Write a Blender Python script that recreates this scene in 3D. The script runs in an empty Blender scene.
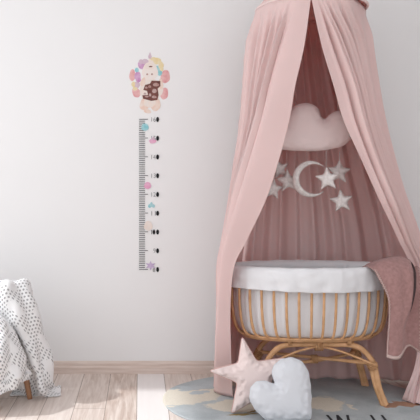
import bpy, bmesh, math, random
from mathutils import Vector, noise as mn
random.seed(7)
PI = math.pi
sc = bpy.context.scene
COL = sc.collection
F, VX, VY, CH = 705.0, 140.0, 190.0, 1.16          # focal length in px, vanishing point, camera height

def P(px, py, d):
    return Vector(((px - VX) * d / F, d, CH - (py - VY) * d / F))
def floor_y(py): return F * CH / (py - VY)

# ------------------------------------------------------------ materials
def new_mat(name):
    m = bpy.data.materials.new(name); m.use_nodes = True
    nt = m.node_tree; b = nt.nodes['Principled BSDF']
    return m, nt, b
def mat(name, col, rough=0.8, var=0.06, scale=12.0, bump=0.0, bscale=300.0, stretch=(1, 1, 1), col2=None, sheen=0.0,
        translucent=0.0, metallic=0.0, detail=4, tcol=None):
    m, nt, b = new_mat(name)
    N = nt.nodes; L = nt.links
    tc = N.new('ShaderNodeTexCoord'); mp = N.new('ShaderNodeMapping'); mp.inputs['Scale'].default_value = stretch
    L.new(tc.outputs['Object'], mp.inputs[0])
    nz = N.new('ShaderNodeTexNoise'); nz.inputs['Scale'].default_value = scale; nz.inputs['Detail'].default_value = detail
    L.new(mp.outputs[0], nz.inputs[0])
    rp = N.new('ShaderNodeValToRGB')
    c2 = col2 or tuple(c * (1 - var * 2) for c in col)
    rp.color_ramp.elements[0].color = (*c2, 1); rp.color_ramp.elements[0].position = .3
    rp.color_ramp.elements[1].color = (*col, 1); rp.color_ramp.elements[1].position = .7
    L.new(nz.outputs[0], rp.inputs[0]); L.new(rp.outputs[0], b.inputs['Base Color'])
    b.inputs['Roughness'].default_value = rough
    b.inputs['Metallic'].default_value = metallic
    b.inputs['Sheen Weight'].default_value = sheen
    b.inputs['Specular IOR Level'].default_value = 0.3
    if bump:
        n2 = N.new('ShaderNodeTexNoise'); n2.inputs['Scale'].default_value = bscale; n2.inputs['Detail'].default_value = 3
        L.new(mp.outputs[0], n2.inputs[0])
        bp = N.new('ShaderNodeBump'); bp.inputs['Strength'].default_value = bump; bp.inputs['Distance'].default_value = .004
        L.new(n2.outputs[0], bp.inputs['Height']); L.new(bp.outputs[0], b.inputs['Normal'])
    if translucent:
        tr = N.new('ShaderNodeBsdfTranslucent'); tr.inputs[0].default_value = (*(tcol or col), 1)
        mx = N.new('ShaderNodeMixShader'); mx.inputs[0].default_value = translucent
        L.new(b.outputs[0], mx.inputs[1]); L.new(tr.outputs[0], mx.inputs[2])
        L.new(mx.outputs[0], N['Material Output'].inputs[0])
    return m

PINK = (.90, .72, .70)
M = dict(
    wall=mat('wall_paint', (.825, .820, .822), .9, .004, 3, .05, 120),
    ceil=mat('ceiling_paint', (.85, .84, .83), .9, .01, 3),
    base=mat('baseboard_wood', (.74, .63, .57), .6, .1, 6, .1, 60, (1, 1, 14), col2=(.62, .50, .44)),
    frame=mat('window_frame_paint', (.8, .8, .8), .5, .01),
    cloth=mat('canopy_cloth', PINK, .85, .02, 5, .12, 500, sheen=.2, translucent=.27, tcol=(.88, .36, .30)),
    cord=mat('cord', (.75, .68, .64), .8),
    hoop=mat('hoop_trim', (.80, .62, .60), .85, .02, 5, .15, 500),
    rattan=mat('rattan', (.74, .43, .235), .45, .1, 22, .25, 90, (1, 1, 1), col2=(.56, .31, .15)),
    rattan2=mat('rattan_binding', (.68, .41, .22), .5, .1, 50, .4, 200, col2=(.38, .18, .075)),
    liner=mat('white_cotton', (.83, .83, .85), .9, .02, 8, .2, 260, sheen=.2),
    mattress=mat('mattress_cotton', (.80, .79, .79), .9, .02, 8, .2, 260),
    throw=mat('throw_knit', (.46, .265, .25), .95, .1, 60, .7, 220, sheen=.15, col2=(.36, .20, .19)),
    stitch=mat('stitch_yarn', (.68, .52, .48), .9),
    star=mat('star_pillow_cloth', (.86, .72, .695), .85, .03, 9, .15, 400, sheen=.2),
    starseam=mat('star_pillow_seam', (.74, .49, .455), .85),
    heart=mat('heart_pillow_cloth', (.72, .735, .775), .85, .015, 9, .15, 400, sheen=.2),
    cloud=mat('cloud_felt', (.88, .74, .725), .95, .02, 12, .25, 350, sheen=.2),
    silver=mat('silver_satin', (.82, .78, .765), .42, .1, 60, .5, 120, metallic=.1, col2=(.62, .57, .55)),
    thread=mat('thread', (.75, .66, .64), .8),
    leg=mat('chair_leg_wood', (.42, .215, .12), .5, .1, 20, .1, 60, (1, 1, .2)),
    chair=mat('chair_upholstery', (.62, .59, .58), .9, .04, 20, .3, 300),
)
# floor: planks running away from the camera
def floor_mat():
    m, nt, b = new_mat('whitewashed_planks'); N = nt.nodes; L = nt.links
    W, X0 = .167, -.017
    tc = N.new('ShaderNodeTexCoord'); sp = N.new('ShaderNodeSeparateXYZ'); L.new(tc.outputs['Object'], sp.inputs[0])
    def math_(op, a, bb=None, clamp=False):
        n = N.new('ShaderNodeMath'); n.operation = op; n.use_clamp = clamp
        for i, v in enumerate((a, bb)):
            if v is None: continue
            if isinstance(v, (int, float)): n.inputs[i].default_value = v
            else: L.new(v, n.inputs[i])
        return n.outputs[0]
    t = math_('DIVIDE', math_('SUBTRACT', sp.outputs[0], X0), W)
    idx = math_('FLOOR', t); fr = math_('SUBTRACT', t, idx)
    wn = N.new('ShaderNodeTexWhiteNoise'); wn.noise_dimensions = '1D'; L.new(math_('ADD', idx, 3.3), wn.inputs['W'])
    off = math_('MULTIPLY', wn.outputs[0], 7.0)
    cb = N.new('ShaderNodeCombineXYZ')
    L.new(math_('MULTIPLY', sp.outputs[0], 30.0), cb.inputs[0]); L.new(math_('ADD', math_('MULTIPLY', sp.outputs[1], 2.2), off), cb.inputs[1]); L.new(off, cb.inputs[2])
    gr = N.new('ShaderNodeTexNoise'); gr.inputs['Scale'].default_value = 1.6; gr.inputs['Detail'].default_value = 7; gr.inputs['Roughness'].default_value = .6
    gr.inputs['Distortion'].default_value = .6
    L.new(cb.outputs[0], gr.inputs[0])
    rp = N.new('ShaderNodeValToRGB')
    rp.color_ramp.elements[0].position = .30; rp.color_ramp.elements[0].color = (.48, .36, .30, 1)
    rp.color_ramp.elements[1].position = .66; rp.color_ramp.elements[1].color = (.74, .645, .585, 1)
    L.new(gr.outputs[0], rp.inputs[0])
    # lighter and darker planks
    mx = N.new('ShaderNodeMixRGB'); mx.inputs[2].default_value = (.80, .73, .69, 1)
    L.new(math_('MULTIPLY', wn.outputs[0], .45), mx.inputs[0]); L.new(rp.outputs[0], mx.inputs[1])
    white = math_('COMPARE', idx, 0.0)
    mw = N.new('ShaderNodeMixRGB'); mw.inputs[2].default_value = (.84, .80, .79, 1)
    L.new(math_('MULTIPLY', white, .8), mw.inputs[0]); L.new(mx.outputs[0], mw.inputs[1])
    edge = math_('ABSOLUTE', math_('SUBTRACT', fr, .5))
    seam = math_('GREATER_THAN', edge, .489)
    # board ends
    e = math_('FRACT', math_('ADD', math_('DIVIDE', sp.outputs[1], 2.3), wn.outputs[0]))
    ends = math_('LESS_THAN', e, .0016)
    dark = math_('MAXIMUM', seam, ends)
    ms = N.new('ShaderNodeMixRGB'); ms.inputs[2].default_value = (.22, .15, .115, 1)
    L.new(math_('MULTIPLY', dark, .75), ms.inputs[0]); L.new(mw.outputs[0], ms.inputs[1])
    L.new(ms.outputs[0], b.inputs['Base Color'])
    b.inputs['Roughness'].default_value = .55; b.inputs['Specular IOR Level'].default_value = .25
    bp = N.new('ShaderNodeBump'); bp.inputs['Strength'].default_value = .25; bp.inputs['Distance'].default_value = .002
    L.new(math_('SUBTRACT', gr.outputs[0], dark), bp.inputs['Height']); L.new(bp.outputs[0], b.inputs['Normal'])
    return m
# rug: printed sea and land patches
def rug_mat(cx, cy):
    m, nt, b = new_mat('map_rug'); N = nt.nodes; L = nt.links
    tc = N.new('ShaderNodeTexCoord')
    nz = N.new('ShaderNodeTexNoise'); nz.inputs['Scale'].default_value = 9; nz.inputs['Detail'].default_value = 5
    L.new(tc.outputs['Object'], nz.inputs[0])
    sub = N.new('ShaderNodeVectorMath'); sub.operation = 'SUBTRACT'; sub.inputs[1].default_value = (.5, .5, .5); L.new(nz.outputs['Color'], sub.inputs[0])
    scl = N.new('ShaderNodeVectorMath'); scl.operation = 'MULTIPLY'; scl.inputs[1].default_value = (.22, .22, 0); L.new(sub.outputs[0], scl.inputs[0])
    add = N.new('ShaderNodeVectorMath'); L.new(tc.outputs['Object'], add.inputs[0]); L.new(scl.outputs[0], add.inputs[1])
    def blobs(lst):
        prev = None
        for (px, py, hx, hy) in lst:       # centre of the patch on the floor, half sizes in metres
            d = floor_y(py); x = (px - VX) * d / F
            v = N.new('ShaderNodeVectorMath'); v.operation = 'SUBTRACT'; v.inputs[1].default_value = (x - cx, d - cy, 0); L.new(add.outputs[0], v.inputs[0])
            w = N.new('ShaderNodeVectorMath'); w.operation = 'MULTIPLY'; w.inputs[1].default_value = (1 / hx, 1 / hy, 0); L.new(v.outputs[0], w.inputs[0])
            l = N.new('ShaderNodeVectorMath'); l.operation = 'LENGTH'; L.new(w.outputs[0], l.inputs[0])
            if prev is None: prev = l.outputs['Value']
            else:
                mi = N.new('ShaderNodeMath'); mi.operation = 'MINIMUM'; L.new(prev, mi.inputs[0]); L.new(l.outputs['Value'], mi.inputs[1]); prev = mi.outputs[0]
        r = N.new('ShaderNodeMapRange'); r.inputs['From Min'].default_value = 1.06; r.inputs['From Max'].default_value = .94
        L.new(prev, r.inputs['Value']); return r.outputs[0]
    fine = N.new('ShaderNodeTexNoise'); fine.inputs['Scale'].default_value = 150; L.new(tc.outputs['Object'], fine.inputs[0])
    big = N.new('ShaderNodeTexNoise'); big.inputs['Scale'].default_value = 6; big.inputs['Detail'].default_value = 4; L.new(tc.outputs['Object'], big.inputs[0])
    sea = N.new('ShaderNodeValToRGB'); sea.color_ramp.elements[0].color = (.46, .50, .52, 1); sea.color_ramp.elements[1].color = (.58, .615, .63, 1)
    sea.color_ramp.elements[0].position = .35; sea.color_ramp.elements[1].position = .65; L.new(big.outputs[0], sea.inputs[0])
    def over(base, fac, col):
        x = N.new('ShaderNodeMixRGB'); x.inputs[2].default_value = (*col, 1); L.new(fac, x.inputs[0]); L.new(base, x.inputs[1]); return x.outputs[0]
    c = over(sea.outputs[0], blobs([(190, 396, .20, .10), (178, 401, .13, .10), (240, 407, .16, .10), (216, 393, .06, .05), (322, 405, .115, .13), (353, 409, .025, .02),
                                    (250, 385, .12, .06), (120 + 90, 430, .1, .1)]), (.78, .72, .62))
    c = over(c, blobs([(196, 394, .06, .035), (183, 388, .06, .03)]), (.54, .59, .615))
    c = over(c, blobs([(402, 407, .11, .055)]), (.50, .29, .20))
    c = over(c, blobs([(243, 415.5, .075, .018), (256, 413, .05, .014)]), (.36, .26, .12))
    mm = N.new('ShaderNodeMixRGB'); mm.blend_type = 'MULTIPLY'; mm.inputs[0].default_value = .25
    L.new(c, mm.inputs[1]); L.new(fine.outputs[0], mm.inputs[2]); L.new(mm.outputs[0], b.inputs['Base Color'])
    b.inputs['Roughness'].default_value = .95; b.inputs['Specular IOR Level'].default_value = .1
    bp = N.new('ShaderNodeBump'); bp.inputs['Strength'].default_value = .5; bp.inputs['Distance'].default_value = .003
    L.new(fine.outputs[0], bp.inputs['Height']); L.new(bp.outputs[0], b.inputs['Normal'])
    return m
# crochet blanket: bands of eyelets in a UV grid (metres)
def crochet_mat():
    m, nt, b = new_mat('crochet_cotton'); N = nt.nodes; L = nt.links
    uv = N.new('ShaderNodeUVMap'); sp = N.new('ShaderNodeSeparateXYZ'); L.new(uv.outputs[0], sp.inputs[0])
    def math_(op, a, bb=None):
        n = N.new('ShaderNodeMath'); n.operation = op
        for i, v in enumerate((a, bb)):
            if v is None: continue
            if isinstance(v, (int, float)): n.inputs[i].default_value = v
            else: L.new(v, n.inputs[i])
        return n.outputs[0]
    p = .0205
    u = math_('DIVIDE', sp.outputs[0], p); v = math_('DIVIDE', sp.outputs[1], p)
    v = v; row = math_('FLOOR', v)
    u = math_('ADD', u, math_('MULTIPLY', math_('MODULO', row, 2.0), .5))
    fu = math_('SUBTRACT', math_('FRACT', u), .5); fv = math_('SUBTRACT', math_('FRACT', v), .5)
    r = math_('SQRT', math_('ADD', math_('MULTIPLY', fu, fu), math_('MULTIPLY', fv, fv)))
    dot = math_('LESS_THAN', r, .27)
    # only inside lozenges: |U|+|V| < k on a coarse grid
    P2 = p * 7
    gu = math_('ABSOLUTE', math_('SUBTRACT', math_('FRACT', math_('DIVIDE', sp.outputs[0], P2)), .5))
    gv = math_('ABSOLUTE', math_('SUBTRACT', math_('FRACT', math_('DIVIDE', sp.outputs[1], P2)), .5))
    loz = math_('LESS_THAN', math_('ADD', gu, math_('MULTIPLY', gv, 1.25)), .74)
    hole = math_('MULTIPLY', dot, loz)
    mx = N.new('ShaderNodeMixRGB'); mx.inputs[1].default_value = (.83, .825, .83, 1); mx.inputs[2].default_value = (.20, .195, .20, 1)
    L.new(math_('MULTIPLY', hole, .75), mx.inputs[0])
    L.new(mx.outputs[0], b.inputs['Base Color']); b.inputs['Roughness'].default_value = .95; b.inputs['Specular IOR Level'].default_value = .1
    nz = N.new('ShaderNodeTexNoise'); nz.inputs['Scale'].default_value = 220; tc = N.new('ShaderNodeTexCoord'); L.new(tc.outputs['Object'], nz.inputs[0])
    bp = N.new('ShaderNodeBump'); bp.inputs['Strength'].default_value = .7; bp.inputs['Distance'].default_value = .004
    L.new(math_('SUBTRACT', nz.outputs[0], hole), bp.inputs['Height']); L.new(bp.outputs[0], b.inputs['Normal'])
    return m

# ------------------------------------------------------------ scene helpers
def link(o): COL.objects.link(o); return o
def thing(name, label, cat, loc, group=None):
    o = link(bpy.data.objects.new(name, None)); o.location = loc; o.empty_display_size = .05
    o['label'] = label; o['category'] = cat
    if group: o['group'] = group
    return o
def world_loc(o):
    v = Vector((0, 0, 0))
    while o: v += o.location; o = o.parent
    return v
def build(name, verts, faces, m, parent=None, smooth=True, uvs=None, loc=None):
    """verts are in world space; they are stored relative to the parent (or to loc)"""
    org = Vector((0, 0, 0))
    if parent: org = world_loc(parent)
    if loc is not None: org = Vector(loc)
    me = bpy.data.meshes.new(name)
    me.from_pydata([tuple(Vector(v) - org) for v in verts], [], faces); me.validate(); me.update()
    bm = bmesh.new(); bm.from_mesh(me); bmesh.ops.recalc_face_normals(bm, faces=bm.faces); bm.to_mesh(me); bm.free()
    if uvs:
        ul = me.uv_layers.new(name='UVMap')
        for l in me.loops: ul.data[l.index].uv = uvs[l.vertex_index]
    me.materials.append(m)
    if smooth:
        me.polygons.foreach_set('use_smooth', [True] * len(me.polygons))
    o = link(bpy.data.objects.new(name, me))
    if parent: o.parent = parent
    elif loc is not None: o.location = loc
    return o
def solidify(o, t, off=0):
    s = o.modifiers.new('thickness', 'SOLIDIFY'); s.thickness = t; s.offset = off; return o
def box_vf(c0, c1, bev=0):
    bm = bmesh.new(); bmesh.ops.create_cube(bm, size=1)
    for v in bm.verts:
        v.co = Vector([c0[i] + (v.co[i] + .5) * (c1[i] - c0[i]) for i in range(3)])
    if bev: bmesh.ops.bevel(bm, geom=bm.edges[:], offset=bev, segments=3, profile=.6, affect='EDGES')
    bm.verts.ensure_lookup_table()
    vs = [v.co.copy() for v in bm.verts]; fs = [[v.index for v in f.verts] for f in bm.faces]; bm.free()
    return vs, fs
def merge(*vfs):
    V, Fc = [], []
    for vs, fs in vfs:
        n = len(V); V += list(vs); Fc += [[i + n for i in f] for f in fs]
    return V, Fc
def cr(p0, p1, p2, p3, t):
    return .5 * ((2 * p1) + (-p0 + p2) * t + (2 * p0 - 5 * p1 + 4 * p2 - p3) * t * t + (-p0 + 3 * p1 - 3 * p2 + p3) * t ** 3)
def spline(pts, n, closed=False):
    pts = [Vector(p) for p in pts]; m = len(pts); out = []
    segs = m if closed else m - 1
    cnt = n if closed else n - 1
    for k in range(n):
        s = k / cnt * segs; i = min(int(s), segs - 1); t = s - i
        if closed: a = [pts[(i + j) % m] for j in (-1, 0, 1, 2)]
        else:
            a = [pts[max(0, min(m - 1, i + j))] for j in (-1, 0, 1, 2)]
            if i == 0: a[0] = 2 * pts[0] - pts[1]
            if i == m - 2: a[3] = 2 * pts[-1] - pts[-2]
        out.append(cr(*a, t))
    return out
def tube_vf(pts, rad, sides=10, closed=False, cap=True):
    n = len(pts); V, Fc = [], []
    rad = rad if isinstance(rad, (list, tuple)) else [rad] * n
    T = []
    for i in range(n):
        a = pts[(i - 1) % n] if (closed or i > 0) else pts[0]
        b = pts[(i + 1) % n] if (closed or i < n - 1) else pts[-1]
        T.append((b - a).normalized())
    up = Vector((0, 0, 1)) if abs(T[0].z) < .9 else Vector((0, 1, 0))
    nrm = (up - T[0] * up.dot(T[0])).normalized()
    for i in range(n):
        nrm = (nrm - T[i] * nrm.dot(T[i])).normalized(); bi = T[i].cross(nrm)
        for k in range(sides):
            a = 2 * PI * k / sides
            V.append(pts[i] + (nrm * math.cos(a) + bi * math.sin(a)) * rad[i])
    for i in range(n if closed else n - 1):
        j = (i + 1) % n
        for k in range(sides):
            k2 = (k + 1) % sides
            Fc.append([i * sides + k, i * sides + k2, j * sides + k2, j * sides + k])
    if cap and not closed:
        Fc.append(list(range(sides))[::-1]); Fc.append([(n - 1) * sides + k for k in range(sides)])
    return V, Fc
def knobbly(n, r, every=9, amt=.12, seed=0):
    return [r * (1 + amt * math.exp(-(((i + seed) % every) - every / 2) ** 2 / .8) + .04 * math.sin(i * .9 + seed)) for i in range(n)]
def net(rows, nu, nv, disp=None):
    """rows: control rows (each a list of points). Returns a smooth grid of nv rows x nu columns."""
    wide = [spline(r, nu) for r in rows]
    cols = [spline([w[k] for w in wide], nv) for k in range(nu)]
    G = [[cols[k][j] for k in range(nu)] for j in range(nv)]
    if disp:
        H = [[None] * nu for _ in range(nv)]
        for j in range(nv):
            for k in range(nu):
                du = G[j][min(k + 1, nu - 1)] - G[j][max(k - 1, 0)]
                dv = G[min(j + 1, nv - 1)][k] - G[max(j - 1, 0)][k]
                nn = du.cross(dv)
                nn = nn.normalized() if nn.length > 1e-12 else Vector((0, -1, 0))
                H[j][k] = G[j][k] + nn * disp(k / (nu - 1), j / (nv - 1), G[j][k])
        G = H
    return G
def grid_vf(G, closed_u=False):
    nv, nu = len(G), len(G[0]); V = [p for r in G for p in r]; Fc = []
    for j in range(nv - 1):
        for k in range(nu if closed_u else nu - 1):
            k2 = (k + 1) % nu
            Fc.append([j * nu + k, j * nu + k2, (j + 1) * nu + k2, (j + 1) * nu + k])
    return V, Fc
def seg_dist(p, a, b):
    ab = (b[0] - a[0], b[1] - a[1]); ap = (p[0] - a[0], p[1] - a[1])
    L2 = ab[0] ** 2 + ab[1] ** 2 or 1e-12
    t = max(0, min(1, (ap[0] * ab[0] + ap[1] * ab[1]) / L2))
    return math.hypot(ap[0] - ab[0] * t, ap[1] - ab[1] * t)
def pillow_vf(outline, c, T, D, rings=14, wrinkle=0.0, seed=0, back=1.0):
    """outline: closed list of (x,z) in metres; returns puffed shape, front at -y. star-shaped about c"""
    n = len(outline); V, Fc = [], []
    def h(p):
        d = min(seg_dist(p, outline[i], outline[(i + 1) % n]) for i in range(n))
        q = min(1, d / D)
        w = wrinkle * mn.noise(Vector((p[0] * 42 + seed, p[1] * 42, seed))) * (1 - q) * min(1, q * 5)
        return T * math.sqrt(max(0, 1 - (1 - q) ** 2)) + w
    fr, bk = [], []
    for r in range(rings):
        s = r / rings; s = 1 - s ** 1.35
        for (x, z) in outline:
            q = (c[0] + (x - c[0]) * s, c[1] + (z - c[1]) * s); hh = h(q) if r else 0
            fr.append(Vector((q[0], -hh, q[1]))); bk.append(Vector((q[0], hh * back, q[1])))
    hc = h(c)
    V = fr + [Vector((c[0], -hc, c[1]))]; nb = len(V)
    V2 = bk[n:] + [Vector((c[0], hc * back, c[1]))]
    V += V2
    def bi(r, k): return k % n if r == 0 else nb + (r - 1) * n + k % n
    for r in range(rings - 1):
        for k in range(n):
            k2 = (k + 1) % n
            Fc.append([r * n + k, r * n + k2, (r + 1) * n + k2, (r + 1) * n + k])
            Fc.append([bi(r, k), bi(r + 1, k), bi(r + 1, k2), bi(r, k2)])
    for k in range(n):
        k2 = (k + 1) % n
        Fc.append([(rings - 1) * n + k, (rings - 1) * n + k2, len(fr)])
        Fc.append([bi(rings - 1, k2), bi(rings - 1, k), len(V) - 1])
    return V, Fc
def place(V, origin, tilt=0, yaw=0):
    ct, st = math.cos(tilt), math.sin(tilt); cy_, sy = math.cos(yaw), math.sin(yaw)
    out = []
    for v in V:
        y, z = v.y * ct + v.z * st, -v.y * st + v.z * ct     # tilt > 0 leans the top back
        x, y = v.x * cy_ - y * sy, v.x * sy + y * cy_
        out.append(Vector((x, y, z)) + Vector(origin))
    return out

# ------------------------------------------------------------ setting
WY = 4.47; LX = -2.3
def struct(o): o['kind'] = 'structure'; return o
vs, fs = box_vf((LX - .12, -.8, -.05), (3.6, WY + .1, 0)); fl = struct(build('floor', vs, fs, floor_mat(), smooth=False))
vs, fs = box_vf((LX - .12, WY, 0), (3.6, WY + .12, 3.5)); struct(build('wall_back', vs, fs, M['wall'], smooth=False))
# left wall with a tall window opening
Y0R = .9
wy0, wy1, wz0, wz1 = 1.3, 4.13, .18, 3.32
struct(build('wall_left', *merge(box_vf((LX - .12, Y0R, 0), (LX, wy0, 3.5)), box_vf((LX - .12, wy1, 0), (LX, WY, 3.5)),
      box_vf((LX - .12, wy0, 0), (LX, wy1, wz0)), box_vf((LX - .12, wy0, wz1), (LX, wy1, 3.5))), M['wall'], smooth=False))
struct(build('wall_right', *box_vf((2.5, 1.5, 0), (2.62, WY, 3.5)), M['wall'], smooth=False))
struct(build('ceiling', *box_vf((LX - .12, 1.5, 3.5), (3.6, WY + .12, 3.6)), M['ceil'], smooth=False))
fw = .04
struct(build('window_1', *merge(box_vf((LX - .1, wy0, wz0), (LX - .05, wy1, wz0 + fw)), box_vf((LX - .1, wy0, wz1 - fw), (LX - .05, wy1, wz1)),
      box_vf((LX - .1, wy0, wz0), (LX - .05, wy0 + fw, wz1)), box_vf((LX - .1, wy1 - fw, wz0), (LX - .05, wy1, wz1)),
      box_vf((LX - .1, 2.2, wz0), (LX - .05, 2.24, wz1))), M['frame'], smooth=False))
# baseboard with a stepped profile
prof = [(0, 0), (.022, 0), (.022, .040), (.014, .046), (.014, .064), (.008, .077), (0, .077)]
V, Fc = [], []
for x in (LX, 3.6):
    for (dy, z) in prof: V.append(Vector((x, WY - dy, z)))
n = len(prof)
for i in range(n): Fc.append([i, (i + 1) % n, n + (i + 1) % n, n + i])
Fc += [list(range(n)), [n + i for i in range(n)][::-1]]
struct(build('baseboard_back', V, Fc, M['base'], smooth=False))

# ------------------------------------------------------------ rug
RX, RY, RA, RB = .86, 3.87, .735, .58
rug = thing('map_rug', 'grey-blue rug printed with beige land patches, lying on the plank floor under the crib', 'rug', (RX, RY, 0))
V, Fc = [], []
n = 96; prof = [(1.0, 0), (1.003, .004), (1.0, .008), (.985, .0095), (.5, .0095)]
for s, z in prof:
    for k in range(n):
        a = 2 * PI * k / n; w = 1 + .004 * math.sin(7 * a + 1)
        V.append(Vector((RX + RA * s * w * math.cos(a), RY + RB * s * w * math.sin(a), z)))
for r in range(len(prof) - 1):
    for k in range(n):
        Fc.append([r * n + k, r * n + (k + 1) % n, (r + 1) * n + (k + 1) % n, (r + 1) * n + k])
Fc.append([(len(prof) - 1) * n + k for k in range(n)]); Fc.append(list(range(n))[::-1])
build('pile', V, Fc, rug_mat(RX, RY), rug)
def text_mesh(s, size, shear=0.0, ext=0.0, offset=0.0, space=1.0):
    cu = bpy.data.curves.new('t', 'FONT'); cu.body = s; cu.size = size; cu.shear = shear; cu.extrude = ext; cu.offset = offset
    cu.space_character = space; cu.resolution_u = 4
    o = bpy.data.objects.new('t', cu); COL.objects.link(o)
    bpy.context.view_layer.update()
    me = bpy.data.meshes.new_from_object(o)
    V = [v.co.copy() for v in me.vertices]; Fc = [list(p.vertices) for p in me.polygons]
    bpy.data.objects.remove(o); bpy.data.curves.remove(cu); bpy.data.meshes.remove(me)
    return V, Fc
ink = mat('printed_ink', (.035, .035, .04), .9, .1)
V, Fc = text_mesh('World', .155, .35, .0005, .002)
td = floor_y(417)
x0 = (321 - VX) * td / F; w = max(v.x for v in V); sx = ((383 - VX) * td / F - x0) / w; h = max(v.y for v in V)
build('lettering', [Vector((x0 + v.x * sx, td + (v.y - h) * 2.4, .0102 + v.z)) for v in V], Fc, ink, rug, smooth=False)

# ------------------------------------------------------------ armchair with crochet blanket
ac = thing('armchair', 'pale armchair on tapered brown wooden legs, mostly hidden under the crochet blanket', 'armchair', (-.95, 3.85, 0))
def lathe_leg(top, foot, r0, r1):
    pts = [top + (foot - top) * (i / 6) for i in range(7)]
    return tube_vf(pts, [r0 + (r1 - r0) * i / 6 for i in range(7)], 12)
A = [(P(24, 374, 3.93), Vector((P(30, 399, floor_y(399)).x, floor_y(399), 0))), (Vector((-.70, 4.14, .16)), Vector((-.66, 4.20, 0))),
     (Vector((-1.18, 3.74, .16)), Vector((-1.23, 3.70, 0))), (Vector((-1.18, 4.14, .16)), Vector((-1.23, 4.20, 0)))]
A[0][0].z = .17
for t, f in A: build('leg', *lathe_leg(t, f, .019, .014), M['leg'], ac)
build('seat', *box_vf((-1.28, 3.74, .155), (-.74, 4.12, .39), .05), M['chair'], ac)
# curved backrest at the right-hand end
V, Fc = box_vf((-.775, 3.95, .20), (-.695, 4.09, .59), .03); build('backrest', V, Fc, M['chair'], ac)

def wr(amp, f, seed):
    def g(u, v, p): return amp * mn.noise(Vector((p.x * f + seed, p.y * f, p.z * f * .6))) + amp * .5 * mn.noise(Vector((p.x * f * 2.3, p.y * f * 2 + seed, p.z * f)))
    return g
blk = thing('crochet_blanket', 'white crochet blanket with eyelet pattern, draped over the armchair and down to the floor', 'blanket', (-.8, 3.9, 0))
rowsA = []
# drape over the backrest: (y, [x across...], depths)
def R(y, xs, ds): return [P(x, y if not isinstance(y, (list, tuple)) else y[i], d) for i, (x, d) in enumerate(zip(xs, ds))]
rowsA = [
    R([287, 282, 282, 284, 288], [-26, -8, 12, 24, 27], [4.0, 4.02, 4.03, 4.06, 4.13]),
    R([296, 284, 281, 283, 290], [-30, -6, 12, 26, 30], [3.88, 3.90, 3.92, 3.98, 4.13]),
    R([312, 300, 296, 297, 300], [-30, -4, 15, 30, 33], [3.86, 3.86, 3.86, 3.93, 4.14]),
    R([330, 322, 318, 316, 318], [-25, 4, 22, 36, 38], [3.86, 3.87, 3.85, 3.92, 4.12]),
    R([345, 342, 338, 336, 336], [-20, 12, 25, 41, 43], [3.86, 3.88, 3.86, 3.92, 4.10]),
    R([360, 358, 356, 355, 353], [-10, 18, 31, 45, 47], [3.88, 3.90, 3.87, 3.92, 4.08]),
    R([375, 373, 372, 371, 368], [0, 23, 36, 47, 48], [3.90, 3.92, 3.87, 3.90, 4.04]),
    R([390, 388, 388, 385, 381], [12, 27, 38, 46, 49], [3.95, 3.96, 3.89, 3.89, 3.99]),
    R([395.5, 395, 396.5, 392, 388], [10, 28, 40, 50, 53], [3.975, 3.98, 3.92, 3.95, 4.01]),
    R([396.5, 396, 397.5, 395.5, 390], [10, 28, 44, 61, 58], [3.955, 3.965, 3.935, 3.96, 4.06]),
]
def folds(amp, fr, seed):
    w = wr(amp * .9, 10, seed)
    return lambda u, v, p: amp * math.sin(2 * PI * (fr * u + .35 * math.sin(3 * v + seed)) + seed) * (.3 + .7 * v) * (1 if v < .85 else .3) + w(u, v, p)
GA = net(rowsA, 60, 90, folds(.024, 2.9, 1.3))
for r in GA:
    for p in r: p.z = max(p.z, .008)
rowsB = [
    R([316, 314, 314, 318], [-60, -20, 2, 12], [4.05, 4.05, 4.05, 4.03]),
    R([322, 317, 317, 325], [-60, -20, 4, 15], [3.80, 3.80, 3.82, 3.90]),
    R([340, 336, 333, 334], [-62, -20, 8, 19], [3.69, 3.70, 3.74, 3.86]),
    R([356, 352, 350, 350], [-62, -18, 11, 23], [3.65, 3.65, 3.70, 3.85]),
    R([372, 370, 366, 363], [-60, -16, 13, 28], [3.63, 3.63, 3.68, 3.85]),
    R([388, 386, 378, 371], [-60, -14, 14, 32], [3.62, 3.63, 3.68, 3.84]),
    R([400, 398, 390, 379.5], [-60, -14, 12, 29], [3.61, 3.62, 3.68, 3.83]),
]
GB = net(rowsB, 60, 60, folds(.022, 2.6, 4.2))
def lay(G, du, dv):       # UVs in metres along the cloth
    nv, nu = len(G), len(G[0]); U = [[0.0] * nu for _ in range(nv)]; W = [[0.0] * nu for _ in range(nv)]
    for j in range(nv):
        for k in range(1, nu): U[j][k] = U[j][k - 1] + (G[j][k] - G[j][k - 1]).length
    mid = nu // 2
    for j in range(nv):
        m_ = U[j][mid]
        for k in range(nu): U[j][k] -= m_
    for k in range(nu):
        for j in range(1, nv): W[j][k] = W[j - 1][k] + (G[j][k] - G[j - 1][k]).length
    return [(U[j][k] + du, W[j][k] + dv) for j in range(nv) for k in range(nu)]
cm = crochet_mat()
o = build('crochet_cloth', *grid_vf(GA), cm, blk, uvs=lay(GA, 2.03, 2)); solidify(o, .007)
o = build('crochet_cloth', *grid_vf(GB), cm, blk, uvs=lay(GB, 2.35, 2.04)); solidify(o, .007)

# ------------------------------------------------------------ canopy
CX, CY, RR, RZ = .958, 3.95, .303, 2.172
can = thing('bed_canopy', 'dusty pink hoop canopy with long curtains hanging open around the crib', 'canopy', (CX, CY, 0))
def ringpt(a, z=RZ, r=RR): return Vector((CX + r * math.cos(a), CY + r * math.sin(a), z))
ring = [ringpt(2 * PI * k / 72) for k in range(72)]
build('hoop', *tube_vf(ring, .0075, 8, True), M['hoop'], can)
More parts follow.
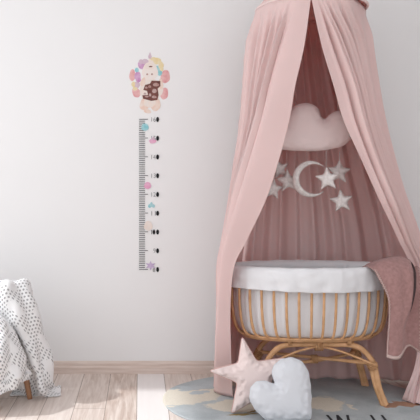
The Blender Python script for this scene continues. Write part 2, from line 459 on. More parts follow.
# pleated cone top up to the cord
rows = []
for j in range(13):
    t = j / 12; rr = .022 + (RR + .004 - .022) * t ** 1.15; z = RZ + .40 * (1 - t) ** 1.05
    rows.append([Vector((CX + rr * (1 + .03 * t * (1 - t) * 4 * math.sin(17 * a)) * math.cos(a), CY + rr * (1 + .03 * 4 * t * (1 - t) * math.sin(17 * a)) * math.sin(a), z)) for a in [2 * PI * k / 144 for k in range(144)]])
solidify(build('top_cap', *grid_vf(rows, True), M['cloth'], can), .002)
build('hanging_cord', *tube_vf([Vector((CX, CY, 3.5)), Vector((CX, CY, RZ + .38))], .004, 8), M['cord'], can)

def RP(px):     # point on the front half of the hoop that lies on the sight line through px
    best = min((-PI * (k / 720) for k in range(721)), key=lambda a: abs(VX + (CX + RR * math.cos(a)) * F / (CY + RR * math.sin(a)) - px))
    return ringpt(best, RZ - .002, RR + .004)
# rows are heights; each row has 7 control columns: inner edge .. silhouette .. back left
def rowL(y, xs, ds): return [P(x, y, d) for x, d in zip(xs, ds)]
L0 = [RP(311.5), RP(301), RP(289), RP(277), RP(265), ringpt(PI, RZ - .002, RR + .004), ringpt(PI * .86, RZ - .002, RR + .004), ringpt(PI * .68, RZ - .002, RR + .004)]
rowsL = [L0,
    rowL(45, (304.5, 285, 275, 267, 256, 246.5, 252, 268), (3.66, 3.68, 3.71, 3.76, 3.83, 3.95, 4.08, 4.22)),
    rowL(85, (295.5, 274, 264, 258, 250, 243.5, 248, 262), (3.67, 3.69, 3.73, 3.78, 3.84, 3.95, 4.08, 4.22)),
    rowL(120, (289.5, 264, 258, 252, 246, 240.5, 245, 258), (3.69, 3.70, 3.74, 3.79, 3.85, 3.95, 4.08, 4.22)),
    rowL(160, (279, 252, 247, 243, 239, 235.5, 240, 254), (3.70, 3.72, 3.76, 3.81, 3.87, 3.96, 4.09, 4.23)),
    rowL(200, (266, 239, 236, 234, 232, 229, 235, 248), (3.72, 3.73, 3.78, 3.83, 3.89, 3.97, 4.09, 4.23)),
    rowL(240, (247, 226, 225, 224, 223, 222, 229, 243), (3.74, 3.75, 3.80, 3.85, 3.90, 3.98, 4.10, 4.24)),
    rowL(268, (234, 220, 219, 218, 217.5, 217.5, 224, 240), (3.76, 3.77, 3.81, 3.86, 3.91, 3.99, 4.11, 4.25)),
    rowL(310, (230.5, 218, 218, 217.5, 217.5, 217.5, 225, 238), (3.79, 3.79, 3.82, 3.87, 3.92, 4.0, 4.13, 4.26)),
    rowL(360, (231.5, 216, 216, 216, 216, 216, 224, 238), (3.82, 3.82, 3.84, 3.88, 3.93, 4.0, 4.15, 4.27)),
]
last = []
for x, y in ((232.5, 400), (221, 397), (214, 394), (215, 393), (215, 391), (215, 388.5), (224, 384), (238, 381)):
    d = floor_y(y); q = P(x, y, d); q.z = .014; last.append(q)
rowsL.append(last)
def sm(x, a, b):
    t = max(0, min(1, (x - a) / (b - a))); return t * t * (3 - 2 * t)
def dispL(u, v, p):
    env = sm(u, .17, .24)
    amp = .036 * sm(v, 0, .09) * (1 - .72 * sm(v, .45, .62)) * (1 - .85 * sm(v, .65, .85) * (1 - sm(u, .45, .6)))
    s = 2 * PI * (7.3 * u + .25 * math.sin(3 * v)) 
    w = (1 - 2 * abs(math.sin(s * .5)) ** .8) * .8 + .35 * math.sin(1.9 * s + 1.3 + 1.2 * v)
    return amp * w * env + .003 * (1 - env) * math.sin(5 * v + 9 * u)
GL = net(rowsL, 220, 110, dispL)
solidify(build('left_curtain', *grid_vf(GL), M['cloth'], can), .0015)
# right curtain
R0 = [RP(310.5), RP(318), RP(326), RP(338), RP(351), ringpt(0, RZ - .002, RR + .004), ringpt(PI * .14, RZ - .002, RR + .004), ringpt(PI * .30, RZ - .002, RR + .004)]
rowsR = [R0,
    rowL(45, (321.5, 335, 344, 352, 361, 368.5, 364, 350), (3.66, 3.68, 3.70, 3.75, 3.83, 3.95, 4.08, 4.22)),
    rowL(85, (333.5, 349, 356, 362, 368, 374, 369, 354), (3.67, 3.69, 3.72, 3.77, 3.84, 3.95, 4.08, 4.22)),
    rowL(120, (343.5, 358, 364, 369, 375, 380, 374, 358), (3.69, 3.70, 3.73, 3.78, 3.85, 3.95, 4.08, 4.22)),
    rowL(160, (361.5, 371, 376, 381, 386, 389.5, 384, 366), (3.70, 3.72, 3.75, 3.80, 3.87, 3.96, 4.09, 4.23)),
    rowL(200, (379.5, 387, 391, 394, 398, 401.5, 396, 376), (3.72, 3.73, 3.77, 3.82, 3.89, 3.97, 4.09, 4.23)),
    rowL(240, (398.5, 404, 408, 411, 415, 418.5, 411, 386), (3.82, 3.83, 3.86, 3.89, 3.94, 4.0, 4.10, 4.24)),
    rowL(268, (411, 416, 420, 424, 427, 430, 420, 394), (3.90, 3.91, 3.93, 3.95, 3.98, 4.03, 4.12, 4.24)),
    rowL(310, (418, 422, 426, 430, 433, 436, 425, 398), (3.90, 3.91, 3.93, 3.96, 4.0, 4.04, 4.13, 4.24)),
    rowL(360, (416, 421, 426, 430, 434, 438, 428, 400), (3.88, 3.90, 3.92, 3.95, 3.99, 4.03, 4.14, 4.245)),
]
last = []
for x, y in ((402, 402), (411, 405), (421, 407), (430, 404), (438, 399), (444, 394), (432, 387), (400, 383)):
    d = floor_y(y); q = P(x, y, d); q.z = .014; last.append(q)
rowsR.append(last)
def dispR(u, v, p):
    env = sm(u, .05, .16)
    amp = .034 * sm(v, 0, .09) * (1 - .6 * sm(v, .5, .65))
    s = 2 * PI * (6.6 * u + .2 * math.sin(3 * v + 1))
    return amp * ((1 - 2 * abs(math.sin(s * .5)) ** .8) * .8 + .35 * math.sin(2.1 * s + .5 - v)) * env
GR = net(rowsR, 200, 110, dispR)
solidify(build('right_curtain', *grid_vf(GR), M['cloth'], can), .0015)
# back curtain from back-left round to back-right, slightly inside the side curtains
def bk(z, pts): return [Vector((x, y, z)) for x, y in pts]
rowsK = []
for z, xl, xr, dy in ((RZ - .004, -.20, .20, 0), (1.95, -.23, .24, 0), (1.6, -.27, .33, -.005), (1.3, -.31, .42, .015), (.9, -.36, .545, .05), (.5, -.40, .60, .045), (.2, -.43, .62, .04), (.016, -.45, .64, .04)):
    r = []
    t = (RZ - z) / RZ; g = sm(t, 0, .2)
    for k in range(13):
        q = k / 12 * 2 - 1
        x = xl + (xr - xl) * k / 12
        yr = math.sqrt(max(0, (RR - .002) ** 2 - (.2 * q) ** 2))
        r.append(Vector((CX + x, CY + yr * (1 - g) + (RR - .01 - .05 * q * q) * g + dy, z)))
    rowsK.append(r)
def dispK(u, v, p):
    amp = .028 * sm(v, 0, .08) * (1 - .3 * sm(v, .6, 1))
    s = 2 * PI * (7.2 * u + .12 * math.sin(2.5 * v))
    return amp * (math.sin(s) + .6 * math.sin(.43 * s + 2 + .8 * v) + .22 * math.sin(2.3 * s + v)) * .85
GK = net(rowsK, 240, 70, dispK)
solidify(build('back_curtain', *grid_vf(GK), M['cloth'], can), .0015)

# ------------------------------------------------------------ wicker crib
BX, BY = .947, 3.965
crib = thing('rattan_crib', 'honey rattan bassinet on bentwood legs with a white padded cotton liner', 'crib', (BX, BY, 0))
RIMZ, BOTZ = .705, .352
def ell(a, b, t, z): return Vector((BX + a * math.cos(t), BY + b * math.sin(t), z))
def even(a, b, n):     # parameters at equal arc length, starting at the front centre
    N = 720; ts = [-PI / 2 + 2 * PI * i / N for i in range(N + 1)]; s = [0]
    for i in range(N): s.append(s[-1] + math.hypot(a * (math.cos(ts[i + 1]) - math.cos(ts[i])), b * (math.sin(ts[i + 1]) - math.sin(ts[i]))))
    out = []
    for k in range(n):
        g = (k + .5) * s[-1] / n; i = next(i for i in range(N) if s[i + 1] >= g); out.append(ts[i] + (ts[i + 1] - ts[i]) * (g - s[i]) / (s[i + 1] - s[i]))
    return out
ra, rb = .440, .215
ba, bb = .345, .155
def wallpt(t, s):   # s 0 top .. 1 bottom, bellied side
    prof = [(1.0, 0), (1.0, .27), (.992, .54), (.962, .78), (.905, .94), (.81, 1.0)]
    i = min(int(s * 5), 4); f = s * 5 - i
    P0 = [prof[max(0, i - 1)], prof[i], prof[i + 1], prof[min(5, i + 2)]]
    k = [cr(P0[0][j], P0[1][j], P0[2][j], P0[3][j], f) for j in (0, 1)]
    zb = BOTZ
    return ell(ra * k[0], rb * k[0] * (1 - .04 * s), t, RIMZ + (zb - RIMZ) * k[1])
build('rim', *tube_vf([ell(ra, rb, 2 * PI * k / 96, RIMZ) for k in range(96)], .011, 10, True), M['rattan'], crib)
lo = []
for k in range(96):
    p = wallpt(2 * PI * k / 96, 1.0); lo.append(p + Vector((0, 0, -.004)))
build('bottom_frame', *tube_vf(lo, .0105, 10, True), M['rattan'], crib)
lo2 = []
for k in range(96):
    p = wallpt(2 * PI * k / 96, .955); lo2.append(p)
build('bottom_rail', *tube_vf([p + Vector(((p.x - BX) * .02, (p.y - BY) * .04, 0)) for p in lo2], .0065, 8, True), M['rattan'], crib)
ribm = None
for i, t in enumerate(even(ra, rb, 32)):
    n = 22; pts = [wallpt(t, .0 + k / (n - 1)) for k in range(n)]
    e = pts[-1]; pts.append(Vector((BX + (e.x - BX) * .94, BY + (e.y - BY) * .9, e.z + .002)))
    build('rib', *tube_vf(pts, knobbly(n + 1, .0072, 8, .10, i * 3), 8), M['rattan'], crib)
# woven base inside
V = []; n = 64
for z in (BOTZ - .006, BOTZ + .006):
    for k in range(n): V.append(ell(ra * .84, rb * .79, 2 * PI * k / n, z))
Fc = [list(range(n))[::-1], [n + k for k in range(n)]] + [[k, (k + 1) % n, n + (k + 1) % n, n + k] for k in range(n)]
build('base_panel', V, Fc, M['rattan2'], crib, smooth=False)
# liner: inner bag and the folded cuff outside
def linpt(t, s, inset):
    p = wallpt(t, s); c = Vector((BX, BY, p.z)); d_ = (p - c); L_ = d_.length
    w = .010 * math.sin(19 * t + 2 * math.sin(2 * t)) * s * (1 - s) * 3 - .010 + .009 * math.sin(31 * t + 3 * s) * s * (1.1 - s) * 2
    return c + d_ * ((L_ - inset + w) / L_)
rows = []; n = 160
for j in range(15):
    s = j / 14 * .93
    rows.append([linpt(2 * PI * k / n, s, .020) + Vector((0, 0, .035 * (1 - s) ** 3)) for k in range(n)])
liner = build('liner', *grid_vf(rows, True), M['liner'], crib); solidify(liner, .004)
# floor of the bag
V = []; 
for k in range(n): V.append(rows[-1][k] + Vector((0, 0, .004)))
Fc = [list(range(n))]
mv = [ell(ra * .76 * q, rb * .70 * q, 2 * PI * k / 64, z) for (q, z) in ((.97, BOTZ + .02), (1, BOTZ + .03), (1, BOTZ + .055), (.96, BOTZ + .068)) for k in range(64)]
mf = [[r * 64 + k, r * 64 + (k + 1) % 64, (r + 1) * 64 + (k + 1) % 64, (r + 1) * 64 + k] for r in range(3) for k in range(64)] + [list(range(64))[::-1], [192 + k for k in range(64)]]
build('mattress', mv, mf, M['mattress'], crib)
# cuff: rolled over the rim
rows = []; n = 220
prof = [(-.022, -.015), (-.026, .012), (-.018, .030), (-.002, .038), (.014, .034), (.024, .018), (.026, -.01), (.024, -.045), (.022, -.075), (.021, -.083), (.016, -.083)]
for j, (o_, z_) in enumerate(spline([Vector((a, b, 0)) for a, b in prof], 26) and [(p.x, p.y) for p in spline([Vector((a, b, 0)) for a, b in prof], 26)]):
    row = []
    for k in range(n):
        t = 2 * PI * k / n
        nrm = Vector((math.cos(t) * rb, math.sin(t) * ra, 0)).normalized()
        p = ell(ra, rb, t, RIMZ)
        out = max(0, -z_) / .083
        wob = .0035 * math.sin(19 * t + 2 * math.sin(3 * t)) * (.4 + out) + .006 * mn.noise(Vector((p.x * 22, p.y * 22, z_ * 30))) + (.003 * mn.noise(Vector((p.x * 60, p.y * 60, 3))))
        zz = z_ + .005 * math.sin(2 * t + 1) * out + .003 * mn.noise(Vector((p.x * 14, p.y * 14, 9))) 
        row.append(p + nrm * (o_ + wob) + Vector((0, 0, zz)))
    rows.append(row)
solidify(build('cuff', *grid_vf(rows, True), M['liner'], liner), .004)
# legs: two bentwood arches of doubled canes
SX = .972
def arch(yt, yf, off, fx):
    zt = .320 - off
    k = [(-fx + off * .8, yf, .0), (-fx + .035 + off * .8, yf + (yt - yf) * .35, .11), (-.292 + off, yf + (yt - yf) * .7, .215), (-.245 + off, yf + (yt - yf) * .9, .285 - off * .6), (-.185, yt, zt - .004), (-.09, yt, zt + .002),
         (0, yt, zt + .003), (.09, yt, zt + .002), (.185, yt, zt - .004), (.245 - off, yf + (yt - yf) * .9, .285 - off * .6), (.292 - off, yf + (yt - yf) * .7, .215), (fx - .035 - off * .8, yf + (yt - yf) * .35, .11), (fx - off * .8, yf, .0)]
    return spline([Vector((SX + a, b, c)) for a, b, c in k], 90)
def coil(pts, r, turns=5):     # wrapped cane binding around a short run
    V, Fc = [], []
    for i in range(turns):
        c = pts[0].lerp(pts[-1], i / max(1, turns - 1)); T = (pts[-1] - pts[0]).normalized()
        up = Vector((0, 1, 0)) if abs(T.y) < .9 else Vector((0, 0, 1)); a = T.cross(up).normalized(); b2 = T.cross(a)
        q = tube_vf([c + (a * math.cos(w) + b2 * math.sin(w)) * r for w in [2 * PI * j / 18 for j in range(18)]], .0036, 6, True)
        V, Fc = merge((V, Fc), q)
    return V, Fc
for nm, yt, yf, fx in (('front', 3.83, 3.755, .343), ('back', 4.08, 4.145, .362)):
    a0 = arch(yt, yf, 0, fx); a1 = arch(yt + (.010 if nm == 'front' else -.01), yf + .004, .021, fx)
    for p in a0 + a1: p.z = max(p.z, .010)
    lg = build('leg_arch', *tube_vf(a0, knobbly(90, .0152, 22, .06, 5), 12), M['rattan'], crib)
    for part in (a1[:17], a1[73:]): build('inner_cane', *tube_vf(part, .0115, 10), M['rattan'], lg)
    for i0, i1 in ((13, 16), (73, 76), (43, 46)):
        m0 = (a0[i0] + a1[i0]) / 2; m1 = (a0[i1] + a1[i1]) / 2
        build('binding', *coil([m0, m1], .0245, 5), M['rattan2'], lg)
    if nm == 'back': continue
    # thin curved brace below the top bar
    zc = .312
    br = spline([Vector((SX + x, yt + (yf - yt) * k, z)) for x, k, z in ((-.305, .62, .215), (-.20, .3, .255), (-.10, .1, .29), (0, 0, zc - .005), (.10, .1, .29), (.20, .3, .255), (.305, .62, .215))], 40)
    build('curved_brace', *tube_vf(br, .0065, 8), M['rattan'], crib)
for (xa, ya, xb, yb, dz) in ((-.302, 4.10, .308, 3.80, .0), (-.302, 3.80, .308, 4.10, -.019)):
    pts = [Vector((SX + xa + (xb - xa) * t, ya + (yb - ya) * t, .222 + dz * math.sin(PI * t) + 0)) for t in [i / 24 for i in range(25)]]
    build('cross_brace', *tube_vf(pts, knobbly(25, .0098, 9, .1, 2), 10), M['rattan'], crib)
build('cross_binding', *coil([Vector((SX - .012, 3.95, .213)), Vector((SX + .018, 3.95, .213))], .022, 5), M['rattan2'], crib)
# short posts that carry the basket on the arches
for x in (-.16, 0, .16):
    for y in (3.83, 4.08):
        build('post', *coil([Vector((SX + x - .008, y, .337)), Vector((SX + x + .008, y, .337))], .021, 4), M['rattan2'], crib)

# ------------------------------------------------------------ knitted throw over the crib end
thr = thing('knitted_throw', 'dusty rose knitted throw with pale blanket stitching, hanging over the right end of the crib', 'throw', (1.33, 3.85, .7))
def rowp(*q): return [P(*a) for a in q]
# control rows run from inside the crib over the rim and down; columns run along the rim then fold back on themselves
rowsT = [
    rowp((361, 271, 3.86), (370, 266, 3.92), (382, 263.5, 3.98), (388, 264, 4.05), (386, 267, 4.08), (382, 269, 4.10)),
    rowp((366, 269, 3.80), (376, 263.5, 3.88), (391, 261, 3.93), (398, 261, 4.0), (395, 263.5, 4.06), (392, 266, 4.10)),
    rowp((373, 272, 3.72), (383, 264, 3.77), (399, 260, 3.82), (408, 262, 3.86), (404, 265, 3.96), (412, 264, 4.00)),
    rowp((379, 281, 3.69), (390, 276, 3.70), (403, 271, 3.72), (413.5, 272, 3.75), (410.5, 275, 3.84), (419, 270, 3.88)),
    rowp((386, 294, 3.685), (395, 292, 3.69), (405, 290, 3.70), (414, 289, 3.715), (411, 290, 3.80), (421, 288, 3.82)),
    rowp((389, 312, 3.68), (396, 311, 3.68), (404, 310, 3.69), (410.5, 308, 3.705), (408, 309, 3.79), (421, 306, 3.79)),
    rowp((388, 330, 3.68), (394, 330, 3.68), (400, 329, 3.69), (405, 326, 3.705), (406, 328, 3.78), (421, 328, 3.78)),
    rowp((387, 345, 3.68), (393, 346, 3.68), (398, 345, 3.69), (403.5, 341, 3.705), (407, 339, 3.78), (421, 345, 3.77)),
    rowp((386.5, 357, 3.68), (392, 359, 3.68), (398, 358.5, 3.69), (403.5, 354, 3.71), (409, 346, 3.78), (422, 354, 3.77)),
]
wt = wr(.006, 16, 3.1)
for rr_, up in zip(rowsT, (.012, .014, .012, .003)):
    for p in rr_: p.z += up
for rr_ in rowsT[2:5]: rr_[0].y -= .014; rr_[1].y -= .010
GT = net(rowsT, 70, 90, lambda u, v, p: wt(u, v, p) + .004 * math.sin(9 * u + 2) * v)
to = build('knit_panel', *grid_vf(GT), M['throw'], thr); solidify(to, .008)
# pale blanket stitch along hem and sides
def stitch(edge, inner):
    V, Fc = [], []
    n = len(edge); s = 0
    for i in range(0, n - 1, 2):
        a, b = edge[i], edge[min(i + 1, n - 1)]; c_ = inner[min(i + 1, n - 1)]
        for seg in ((a, c_), (c_, edge[min(i + 2, n - 1)])):
            if (seg[1] - seg[0]).length > 1e-5:
                V, Fc = merge((V, Fc), tube_vf([seg[0], seg[1]], .0022, 5))
    return V, Fc
fy = Vector((0, -.006, 0))
hem = [p + fy for p in GT[-1]]; hin = [GT[-4][k] + fy for k in range(70)]
build('hem_stitching', *stitch(hem, hin), M['stitch'], to)
for kc, ki in ((0, 2), (69, 67)):
    build('side_stitching', *stitch([r[kc] + fy for r in GT], [r[ki] + fy for r in GT]), M['stitch'], to)

dk = spline([GT[j][41] + Vector((.004, -.006, 0)) for j in range(22, 64, 6)], 40)  # dark tube along the fold, standing in for shade between the throw layers
build('fold_gap_shade', *tube_vf(dk, [.0075 * math.sin(PI * (.12 + .85 * i / 39)) for i in range(40)], 8), mat('throw_fold_shade', (.07, .045, .045), .95), to)
# ------------------------------------------------------------ pillows
def from_px(pts, cx, cy, d): return [((x - cx) * d / F, -(y - cy) * d / F) for x, y in pts]
def smooth_outline(pts, n): return [(p.x, p.y) for p in spline([Vector((a, b, 0)) for a, b in pts], n, True)]
def densify(pts, n, rnd=0.16):
    """polygon with slightly rounded corners"""
    m = len(pts); c = []
    for i in range(m):
        a, b, d_ = (Vector((*pts[(i + k) % m], 0)) for k in (-1, 0, 1))
        c += [b.lerp(a, rnd), b.lerp(b.lerp(a, rnd).lerp(b.lerp(d_, rnd), .5), .45), b.lerp(d_, rnd)]
    L_ = [0]
    for i in range(len(c)): L_.append(L_[-1] + (c[(i + 1) % len(c)] - c[i]).length)
    out = []
    for k in range(n):
        g = L_[-1] * k / n; i = max(j for j in range(len(c)) if L_[j] <= g + 1e-9)
        q = c[i].lerp(c[(i + 1) % len(c)], (g - L_[i]) / max(1e-9, L_[i + 1] - L_[i])); out.append((q.x, q.y))
    return out
sp_ = [(243, 340), (257, 364.5), (286, 361), (270, 385), (280, 412), (257, 400), (230.5, 415), (237.5, 385), (209, 373.5), (238.5, 366)]
sd = 3.66
ol = densify(from_px(sp_, 250, 379, sd), 150, .10)
V, Fc = pillow_vf(ol, (0, 0), .048, .048, 18, .034, 2.0)
org = P(250, 379, sd)
zoff = 0
V = place(V, org, .16)
mnz = min(v.z for v in V); sh = .0140 - mnz
V = [v + Vector((0, 0, max(0, sh))) for v in V]
st = thing('star_pillow', 'pale pink star-shaped pillow leaning against the crib leg behind the heart pillow', 'pillow', (org.x, org.y, .01))
sb_ = build('cover', V, Fc, M['star'], st)
build('seam', *tube_vf([V[k] for k in range(150)], .0036, 6, True), M['starseam'], st)
hp = [(275, 383), (273, 374), (275, 366), (282, 360), (292, 357.8), (302, 361), (308.5, 370), (310.5, 382), (311, 394), (310.5, 405), (309.5, 416), (300, 418), (288, 419), (276, 419), (266, 417.5), (257, 410), (250.5, 400), (250.5, 389), (256, 382), (265, 380.5)]
hd = 3.52
ol = smooth_outline(from_px(hp, 284, 394, hd), 140)
ol = [(x * (1 + .008 * math.sin(i * .9)), z * (1 + .008 * math.sin(i * .9 + 1))) for i, (x, z) in enumerate(ol)]
V, Fc = pillow_vf(ol, (0, 0), .060, .080, 20, .015, 8.0)
org = P(284, 394, hd)
V = place(V, org, .20)
mnz = min(v.z for v in V); V = [v + Vector((0, 0, .0125 - mnz)) for v in V]
hpz = thing('heart_pillow', 'white heart-shaped pillow tilted on one side in front of the star pillow', 'pillow', (org.x, org.y, .01))
build('cover', V, Fc, M['heart'], hpz)
build('seam', *tube_vf([V[k] for k in range(140)], .0022, 6, True), M['heart'], hpz)

# ------------------------------------------------------------ cloud and mobile
cp = [(262, 146), (258, 138), (262, 128), (272, 124), (282, 126), (287, 117), (294, 107), (303, 103.5), (312, 104.5), (318, 109), (321, 117), (325.5, 119), (330, 115), (337, 111.5), (345, 113), (350, 119), (353, 128), (351, 138), (344, 145), (332, 148.5), (318, 150.5), (300, 150.5), (280, 149)]
cd = 3.93
ol = smooth_outline(from_px(cp, 308, 130, cd), 150)
org = P(308, 130, cd)
# three lobes are not star-shaped about one point at every notch, so the centre sits low in the middle
V, Fc = pillow_vf(ol, (.078, -.045), .040, .07, 16, .006, 5.0)
V = place(V, org, 0)
cl = thing('cloud_cushion', 'dusty pink felt cloud hanging inside the canopy above the moon and stars', 'cloud decoration', tuple(org))
build('cloud_body', V, Fc, M['cloud'], cl)
build('seam', *tube_vf([V[k] for k in range(150)], .002, 6, True), M['cloud'], cl)
for px in (291, 338):
    a = P(px, 112, cd); build('hanging_cord', *tube_vf([Vector((a.x, a.y, a.z - .01)), Vector((a.x, CY, RZ - .02)), ], .0012, 6), M['thread'], cl)
# moon
def ornament_string(parent, x, y, z0, z1): build('string', *tube_vf([Vector((x, y, z0)), Vector((x, y, z1))], .0011, 6), M['thread'], parent)
md = 3.90; mo = P(310.5, 179, md); k = md / F
moon = thing('moon_ornament', 'silvery satin crescent moon hanging below the pink cloud', 'moon ornament', tuple(mo))
Ro, n = 18.0 * k, 60
outer = []; inner = []
a0, a1 = math.radians(42), math.radians(318)
ic, ri = Vector((4.6 * k, 0)), 13.6 * k
tipo = [Vector((Ro * math.cos(a), Ro * math.sin(a))) for a in (a0, a1)]
rows = []
for i in range(n + 1):
    t = i / n; a = a0 + (a1 - a0) * t
    po = Vector((Ro * math.cos(a), Ro * math.sin(a)))
    b0 = math.atan2(tipo[0].y - ic.y, tipo[0].x - ic.x); b1 = 2 * PI - b0
    b = b0 + (b1 - b0) * t; rin = (tipo[0] - ic).length
    pi_ = Vector((ic.x + rin * math.cos(b), ic.y + rin * math.sin(b)))
    pi_.x = pi_.x - 1.2 * k * math.sin(PI * t)
    c = (po + pi_) / 2; w = (po - pi_).length / 2 + .0012; th = min(w, .026) * .8
    dr = (po - pi_).normalized() if (po - pi_).length > 1e-6 else Vector((1, 0))
    rows.append([mo + Vector((c.x + dr.x * w * math.cos(g), -th * math.sin(g), c.y + dr.y * w * math.cos(g))) for g in [2 * PI * j / 16 for j in range(16)]])
V, Fc = grid_vf(rows, True); Fc += [list(range(16)), [n * 16 + j for j in range(16)][::-1]]
build('crescent', V, Fc, M['silver'], moon)
# a raised seam following the middle of the crescent
build('seam_ridge', *tube_vf([(r[2] + r[5]) / 2 + Vector((0, -.004, 0)) for r in rows[8:-8]], .0016, 6), M['silver'], moon)
ornament_string(moon, mo.x - .02, mo.y, mo.z + Ro * .92, P(306, 151.5, cd).z)
stars = [ # px, py, depth, radius px, spin, label
    (288, 181, 3.97, 12.5, .10, 'silver satin star hanging directly left of the crescent moon'),
    (279, 169, 4.02, 11.0, .25, 'small pale star near the left curtain, higher than its neighbour below', ),
    (272.5, 189, 3.99, 12.0, -.12, 'pale star lowest on the left, half behind the left curtain edge'),
    (327.5, 179, 3.84, 13.0, .08, 'bright shiny star nearest the open side of the crescent moon'),
    (339, 172, 3.97, 13.0, -.05, 'pale star partly overlapped by the shiny star beside the moon'),
    (341.5, 201, 3.93, 12.5, .12, 'pale star hanging lowest on the right below the other stars'),
]
for (px, py, d, r, spin, lab) in stars:
    o = P(px, py, d); kk = d / F
    pts = []
    for i in range(10):
        a = PI / 2 + spin + i * PI / 5; q = r * (1 if i % 2 == 0 else .47) * kk
        pts.append((q * math.cos(a), q * math.sin(a)))
    ol = densify(pts, 80, .12)
    V, Fc = pillow_vf(ol, (0, 0), .018, .022, 9, .004, px * .1)
    V = place(V, o, 0, random.uniform(-.25, .25))
    s = thing('star_ornament', lab, 'star ornament', tuple(o), 'satin stars hanging under the cloud')
    build('star_body', V, Fc, M['silver'], s)
    tp = max(V, key=lambda v: v.z)
    top = P(px, 151.5, cd).z
    # threads rise behind the cloud to the hoop
    yb = o.y if abs(o.y - cd) < .03 else o.y
    
    ornament_string(s, tp.x, tp.y, tp.z - .004, top)

# ------------------------------------------------------------ wall decals
def wc(name, a, b=None): return mat(name, a, .9, .1, 35, col2=b or tuple(min(1, c + (.75 - c) * .45) for c in a))
SK = wc('paint_skin', (.78, .56, .46), (.80, .70, .64)); SKL = wc('paint_face', (.82, .72, .67), (.81, .76, .73))
PU = wc('paint_purple', (.50, .22, .45), (.68, .48, .64)); YE = wc('paint_yellow', (.76, .60, .30), (.78, .70, .52)); TE = wc('paint_teal', (.20, .52, .58), (.45, .66, .69))
RED = wc('paint_red', (.68, .30, .31), (.78, .52, .51)); BR = wc('paint_brown', (.13, .05, .045), (.22, .09, .075)); BRL = wc('paint_brown_light', (.38, .19, .16))
MA = wc('paint_mauve', (.58, .40, .50)); PK = wc('paint_pink', (.72, .33, .50), (.76, .46, .60)); PE = wc('paint_peach', (.81, .69, .62)); LI = wc('paint_lilac', (.48, .35, .56), (.62, .52, .68))
BK = mat('print_black', (.012, .012, .014), .8); GY = mat('print_grey', (.20, .20, .21), .8)
WD = WY
LV = [0]
def flat(pts, lvl):
    LV[0] += 1; lvl = LV[0] * .16   # polygon on the wall from (x, y) px; thin printed vinyl with real thickness
    yf = WY - .0006 - lvl * .00035; n = len(pts)
    V = [P(x, y, WD) for x, y in pts]; V = [Vector((v.x, yf, v.z)) for v in V] + [Vector((v.x, WY, v.z)) for v in V]
    return V, [list(range(n)), [n + i for i in range(n)][::-1]] + [[i, (i + 1) % n, n + (i + 1) % n, n + i] for i in range(n)]
def ov(cx, cy, rx, ry, rot=0, n=28, wob=.04, seed=0):
    out = []
    for i in range(n):
        a = 2 * PI * i / n; w = 1 + wob * math.sin(3 * a + seed) + wob * .6 * math.sin(5 * a + 2 * seed)
        x, y = rx * w * math.cos(a), ry * w * math.sin(a)
        out.append((cx + x * math.cos(rot) - y * math.sin(rot), cy + x * math.sin(rot) + y * math.cos(rot)))
    return out
base = P(151, 84, WD)
stk = thing('wall_sticker', 'watercolour wall sticker of a pastel-haired baby among balloons above the growth chart', 'wall sticker', (base.x, WY, base.z))
def Z(x, y): return 120 + x / 6.0, 45 + y / 6.0
def so(name, m, cx, cy, rx, ry, lvl, rot=0, seed=0):
    c = Z(cx, cy); build(name, *flat(ov(c[0], c[1], rx / 6, ry / 6, rot, seed=seed), lvl), m, stk, smooth=False)
so('balloon', RED, 74, 182, 18, 36, 0, .05); so('balloon', RED, 98, 285, 24, 32, 0, -.5); so('balloon', RED, 272, 190, 28, 40, 0, .1); so('balloon', RED, 266, 292, 23, 36, 0, .2)
for (x, y, rx, ry, m) in ((130, 118, 22, 28, PU), (106, 186, 19, 27, PU), (98, 240, 22, 20, MA), (80, 236, 12, 16, YE), (101, 150, 12, 14, TE), (238, 160, 15, 26, TE),
                          (128, 100, 16, 14, MA), (226, 140, 14, 16, TE), (110, 210, 16, 14, PU), (90, 262, 14, 12, YE), (195, 98, 30, 18, PE), (222, 96, 24, 20, YE), (250, 145, 11, 13, YE), (200, 84, 18, 11, YE), (246, 122, 16, 22, YE), (150, 100, 22, 16, MA)):
    so('hair_curl', m, x, y, rx, ry, 1, seed=x)
c = Z(180, 66); build('hair_bow', *flat([(c[0], c[1] - 4), (c[0] + 1.7, c[1] + .5), (c[0] + 1.2, c[1] + 2.6), (c[0] - 1.4, c[1] + 2.6), (c[0] - 1.8, c[1] + .4)], 1), MA, stk, smooth=False)
so('body', PE, 186, 268, 70, 66, 2, seed=1); so('leg', SK, 150, 352, 30, 42, 2, .35, 1); so('leg', SK, 208, 352, 34, 44, 2, -.4, 2); so('body', PE, 178, 340, 36, 36, 3); so('foot', SK, 165, 398, 22, 12, 3, .2)
so('face', SKL, 180, 158, 48, 54, 4); so('face', PE, 180, 128, 34, 20, 5)
so('eye', BRL, 163, 176, 6, 6, 6); so('eye', BRL, 192, 176, 6, 6, 6); so('brow_mark', BR, 184, 130, 11, 4, 6)
so('arm', SK, 138, 222, 14, 28, 5, .3); so('arm', SK, 246, 236, 13, 34, 5, -.1)
pts = [Z(*q) for q in ((150, 240), (180, 232), (190, 214), (242, 216), (243, 246), (226, 262), (232, 300), (224, 330), (188, 336), (138, 322), (134, 302), (168, 300), (162, 276), (140, 270))]
build('brown_treat', *flat(pts, 7), BR, stk, smooth=False)
for x, y, rx, ry in ((216, 238, 18, 11), (178, 250, 9, 8), (206, 276, 14, 13), (180, 300, 7, 10), (150, 292, 8, 6), (158, 256, 8, 6), (205, 312, 14, 8), (160, 310, 12, 5)):
    so('treat_highlight', BRL, x, y, rx, ry, 8)
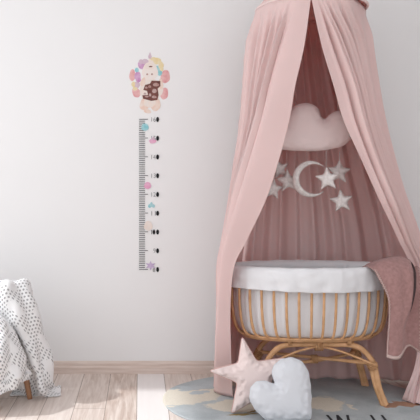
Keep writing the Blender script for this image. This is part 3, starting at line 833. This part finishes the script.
# growth chart
gb = P(150, 269, WD)
ch = thing('growth_chart', 'printed wall height chart with ruler ticks and numbers from 80 up to 160', 'height chart', (gb.x, WY, gb.z))
Y0, Y1 = 269.3, 119.3
V, Fc = [], []
for i in range(81):
    y = Y0 + (Y1 - Y0) * i / 80; maj = i % 10 == 0
    q = flat([(139, y - .3), (148 if maj else 145, y - .3), (148 if maj else 145, y + .3), (139, y + .3)], 2); LV[0] -= 1; V, Fc = merge((V, Fc), q)
build('ruler_scale', V, Fc, BK if False else mat('print_tick', (.07, .07, .075), .8), ch, smooth=False)
def glyphs(s, x, ybase, hpx, m, name, par, wpx=None, lvl=1):
    V, Fc = text_mesh(s, 1.0, 0, 0, -.012)
    if not V: return None
    x0 = min(v.x for v in V); x1 = max(v.x for v in V); y0 = min(v.y for v in V); y1 = max(v.y for v in V)
    k = hpx / (y1 - y0); kx = (wpx / (x1 - x0)) if wpx else k
    V = [P(x + (v.x - x0) * kx, ybase - (v.y - y0) * k, WD) for v in V]
    V = [Vector((v.x, WY - .0006 - LV[0] * .000056 - .0001, v.z)) for v in V]
    return build(name, V, Fc, m, par, smooth=False)
for i in range(9):
    num = 80 + 10 * i; y = Y0 + (Y1 - Y0) * i / 8
    cyy = y + .2; s = str(num); lead = s[:-1]
    V, Fc = flat(ov(157.6, cyy, 1.45, 2.5, 0, 24, 0), 2)
    root = build('number', V, Fc, BK, ch, smooth=False)
    if num == 100:
        V, Fc = flat(ov(154.0, cyy, 1.3, 2.5, 0, 24, 0), 2); build('digit', V, Fc, BK, root, smooth=False)
        glyphs('1', 151.3, cyy + 2.2, 4.4, GY, 'digit', root, .9)
    elif num == 80: glyphs('8', 152.8, cyy + 2.4, 3.6, BK, 'digit', root, 2.4)
    elif num == 90: glyphs('9', 153.3, cyy + 2.2, 4.4, GY, 'digit', root, 2.2)
    else: glyphs(lead, 151.4, cyy + 2.2, 4.4, GY, 'digit', root, 4.2)
def blob(name, m, args): build(name, *flat(ov(*args), 0), m, ch, smooth=False)
blob('teal_balloon', TE, (145.0, 127.2, 3.7, 3.7))
blob('pink_fish', PK, (152.6, 141.2, 3.6, 2.2, 0, 28, .08, 2))
build('pink_fish', *flat([(150.6, 139.6), (153.6, 136.5), (155.2, 139.8)], 0), MA, ch, smooth=False)
blob('pink_balloon', PK, (147.6, 185.6, 3.5, 3.5))
V, Fc = merge(*[flat(ov(x, y, a, b), 0) for x, y, a, b in ((149.6, 206, 1.5, 1.9), (151.4, 204.6, 1.3, 2.4), (153.3, 206, 1.5, 1.7))])
build('teal_flower', V, Fc, TE, ch, smooth=False)
blob('peach_balloon', PE, (148.2, 225.8, 4.3, 4.8))
stp = []
for i in range(12):
    a = -PI / 2 + i * PI / 6; q = (5.6 if i % 2 == 0 else 2.6); stp.append((150.6 + q * math.cos(a), 265.6 + q * .85 * math.sin(a)))
build('lilac_star', *flat(stp, 0), LI, ch, smooth=False)

# ------------------------------------------------------------ camera, light, world
cam = bpy.data.cameras.new('camera'); co = link(bpy.data.objects.new('camera', cam))
co.location = (0, 0, CH); co.rotation_euler = (PI / 2, 0, 0)
cam.sensor_fit = 'HORIZONTAL'; cam.sensor_width = 36; cam.lens = F / 420 * 36
cam.shift_x = (210 - VX) / 420; cam.shift_y = -(210 - VY) / 420
cam.clip_start = .05
sc.camera = co
sun = bpy.data.lights.new('sun', 'SUN'); sun.energy = 2.0; sun.angle = math.radians(2.0); sun.color = (.95, .985, 1)
so_ = link(bpy.data.objects.new('sun', sun)); d = Vector((math.cos(math.radians(51)), .0, -math.sin(math.radians(51))))
so_.rotation_euler = d.to_track_quat('-Z', 'Y').to_euler()
al = bpy.data.lights.new('window_daylight', 'AREA'); al.shape = 'RECTANGLE'; al.size = wz1 - wz0; al.size_y = 1.6; al.energy = 32; al.color = (.97, .98, 1)
ao = link(bpy.data.objects.new('window_daylight', al)); ao.location = (LX - .04, wy0 + .85, (wz0 + wz1) / 2)
ao.rotation_euler = Vector((1, 0, 0)).to_track_quat('-Z', 'Y').to_euler()
w = bpy.data.worlds.new('world'); sc.world = w; w.use_nodes = True
bgn = w.node_tree.nodes['Background']; bgn.inputs[0].default_value = (.95, .97, 1, 1); bgn.inputs[1].default_value = 1.14
sc.view_settings.view_transform = 'Standard'; sc.view_settings.look = 'None'; sc.view_settings.gamma = 1; sc.view_settings.use_curve_mapping = False
sc.view_settings.exposure = 0
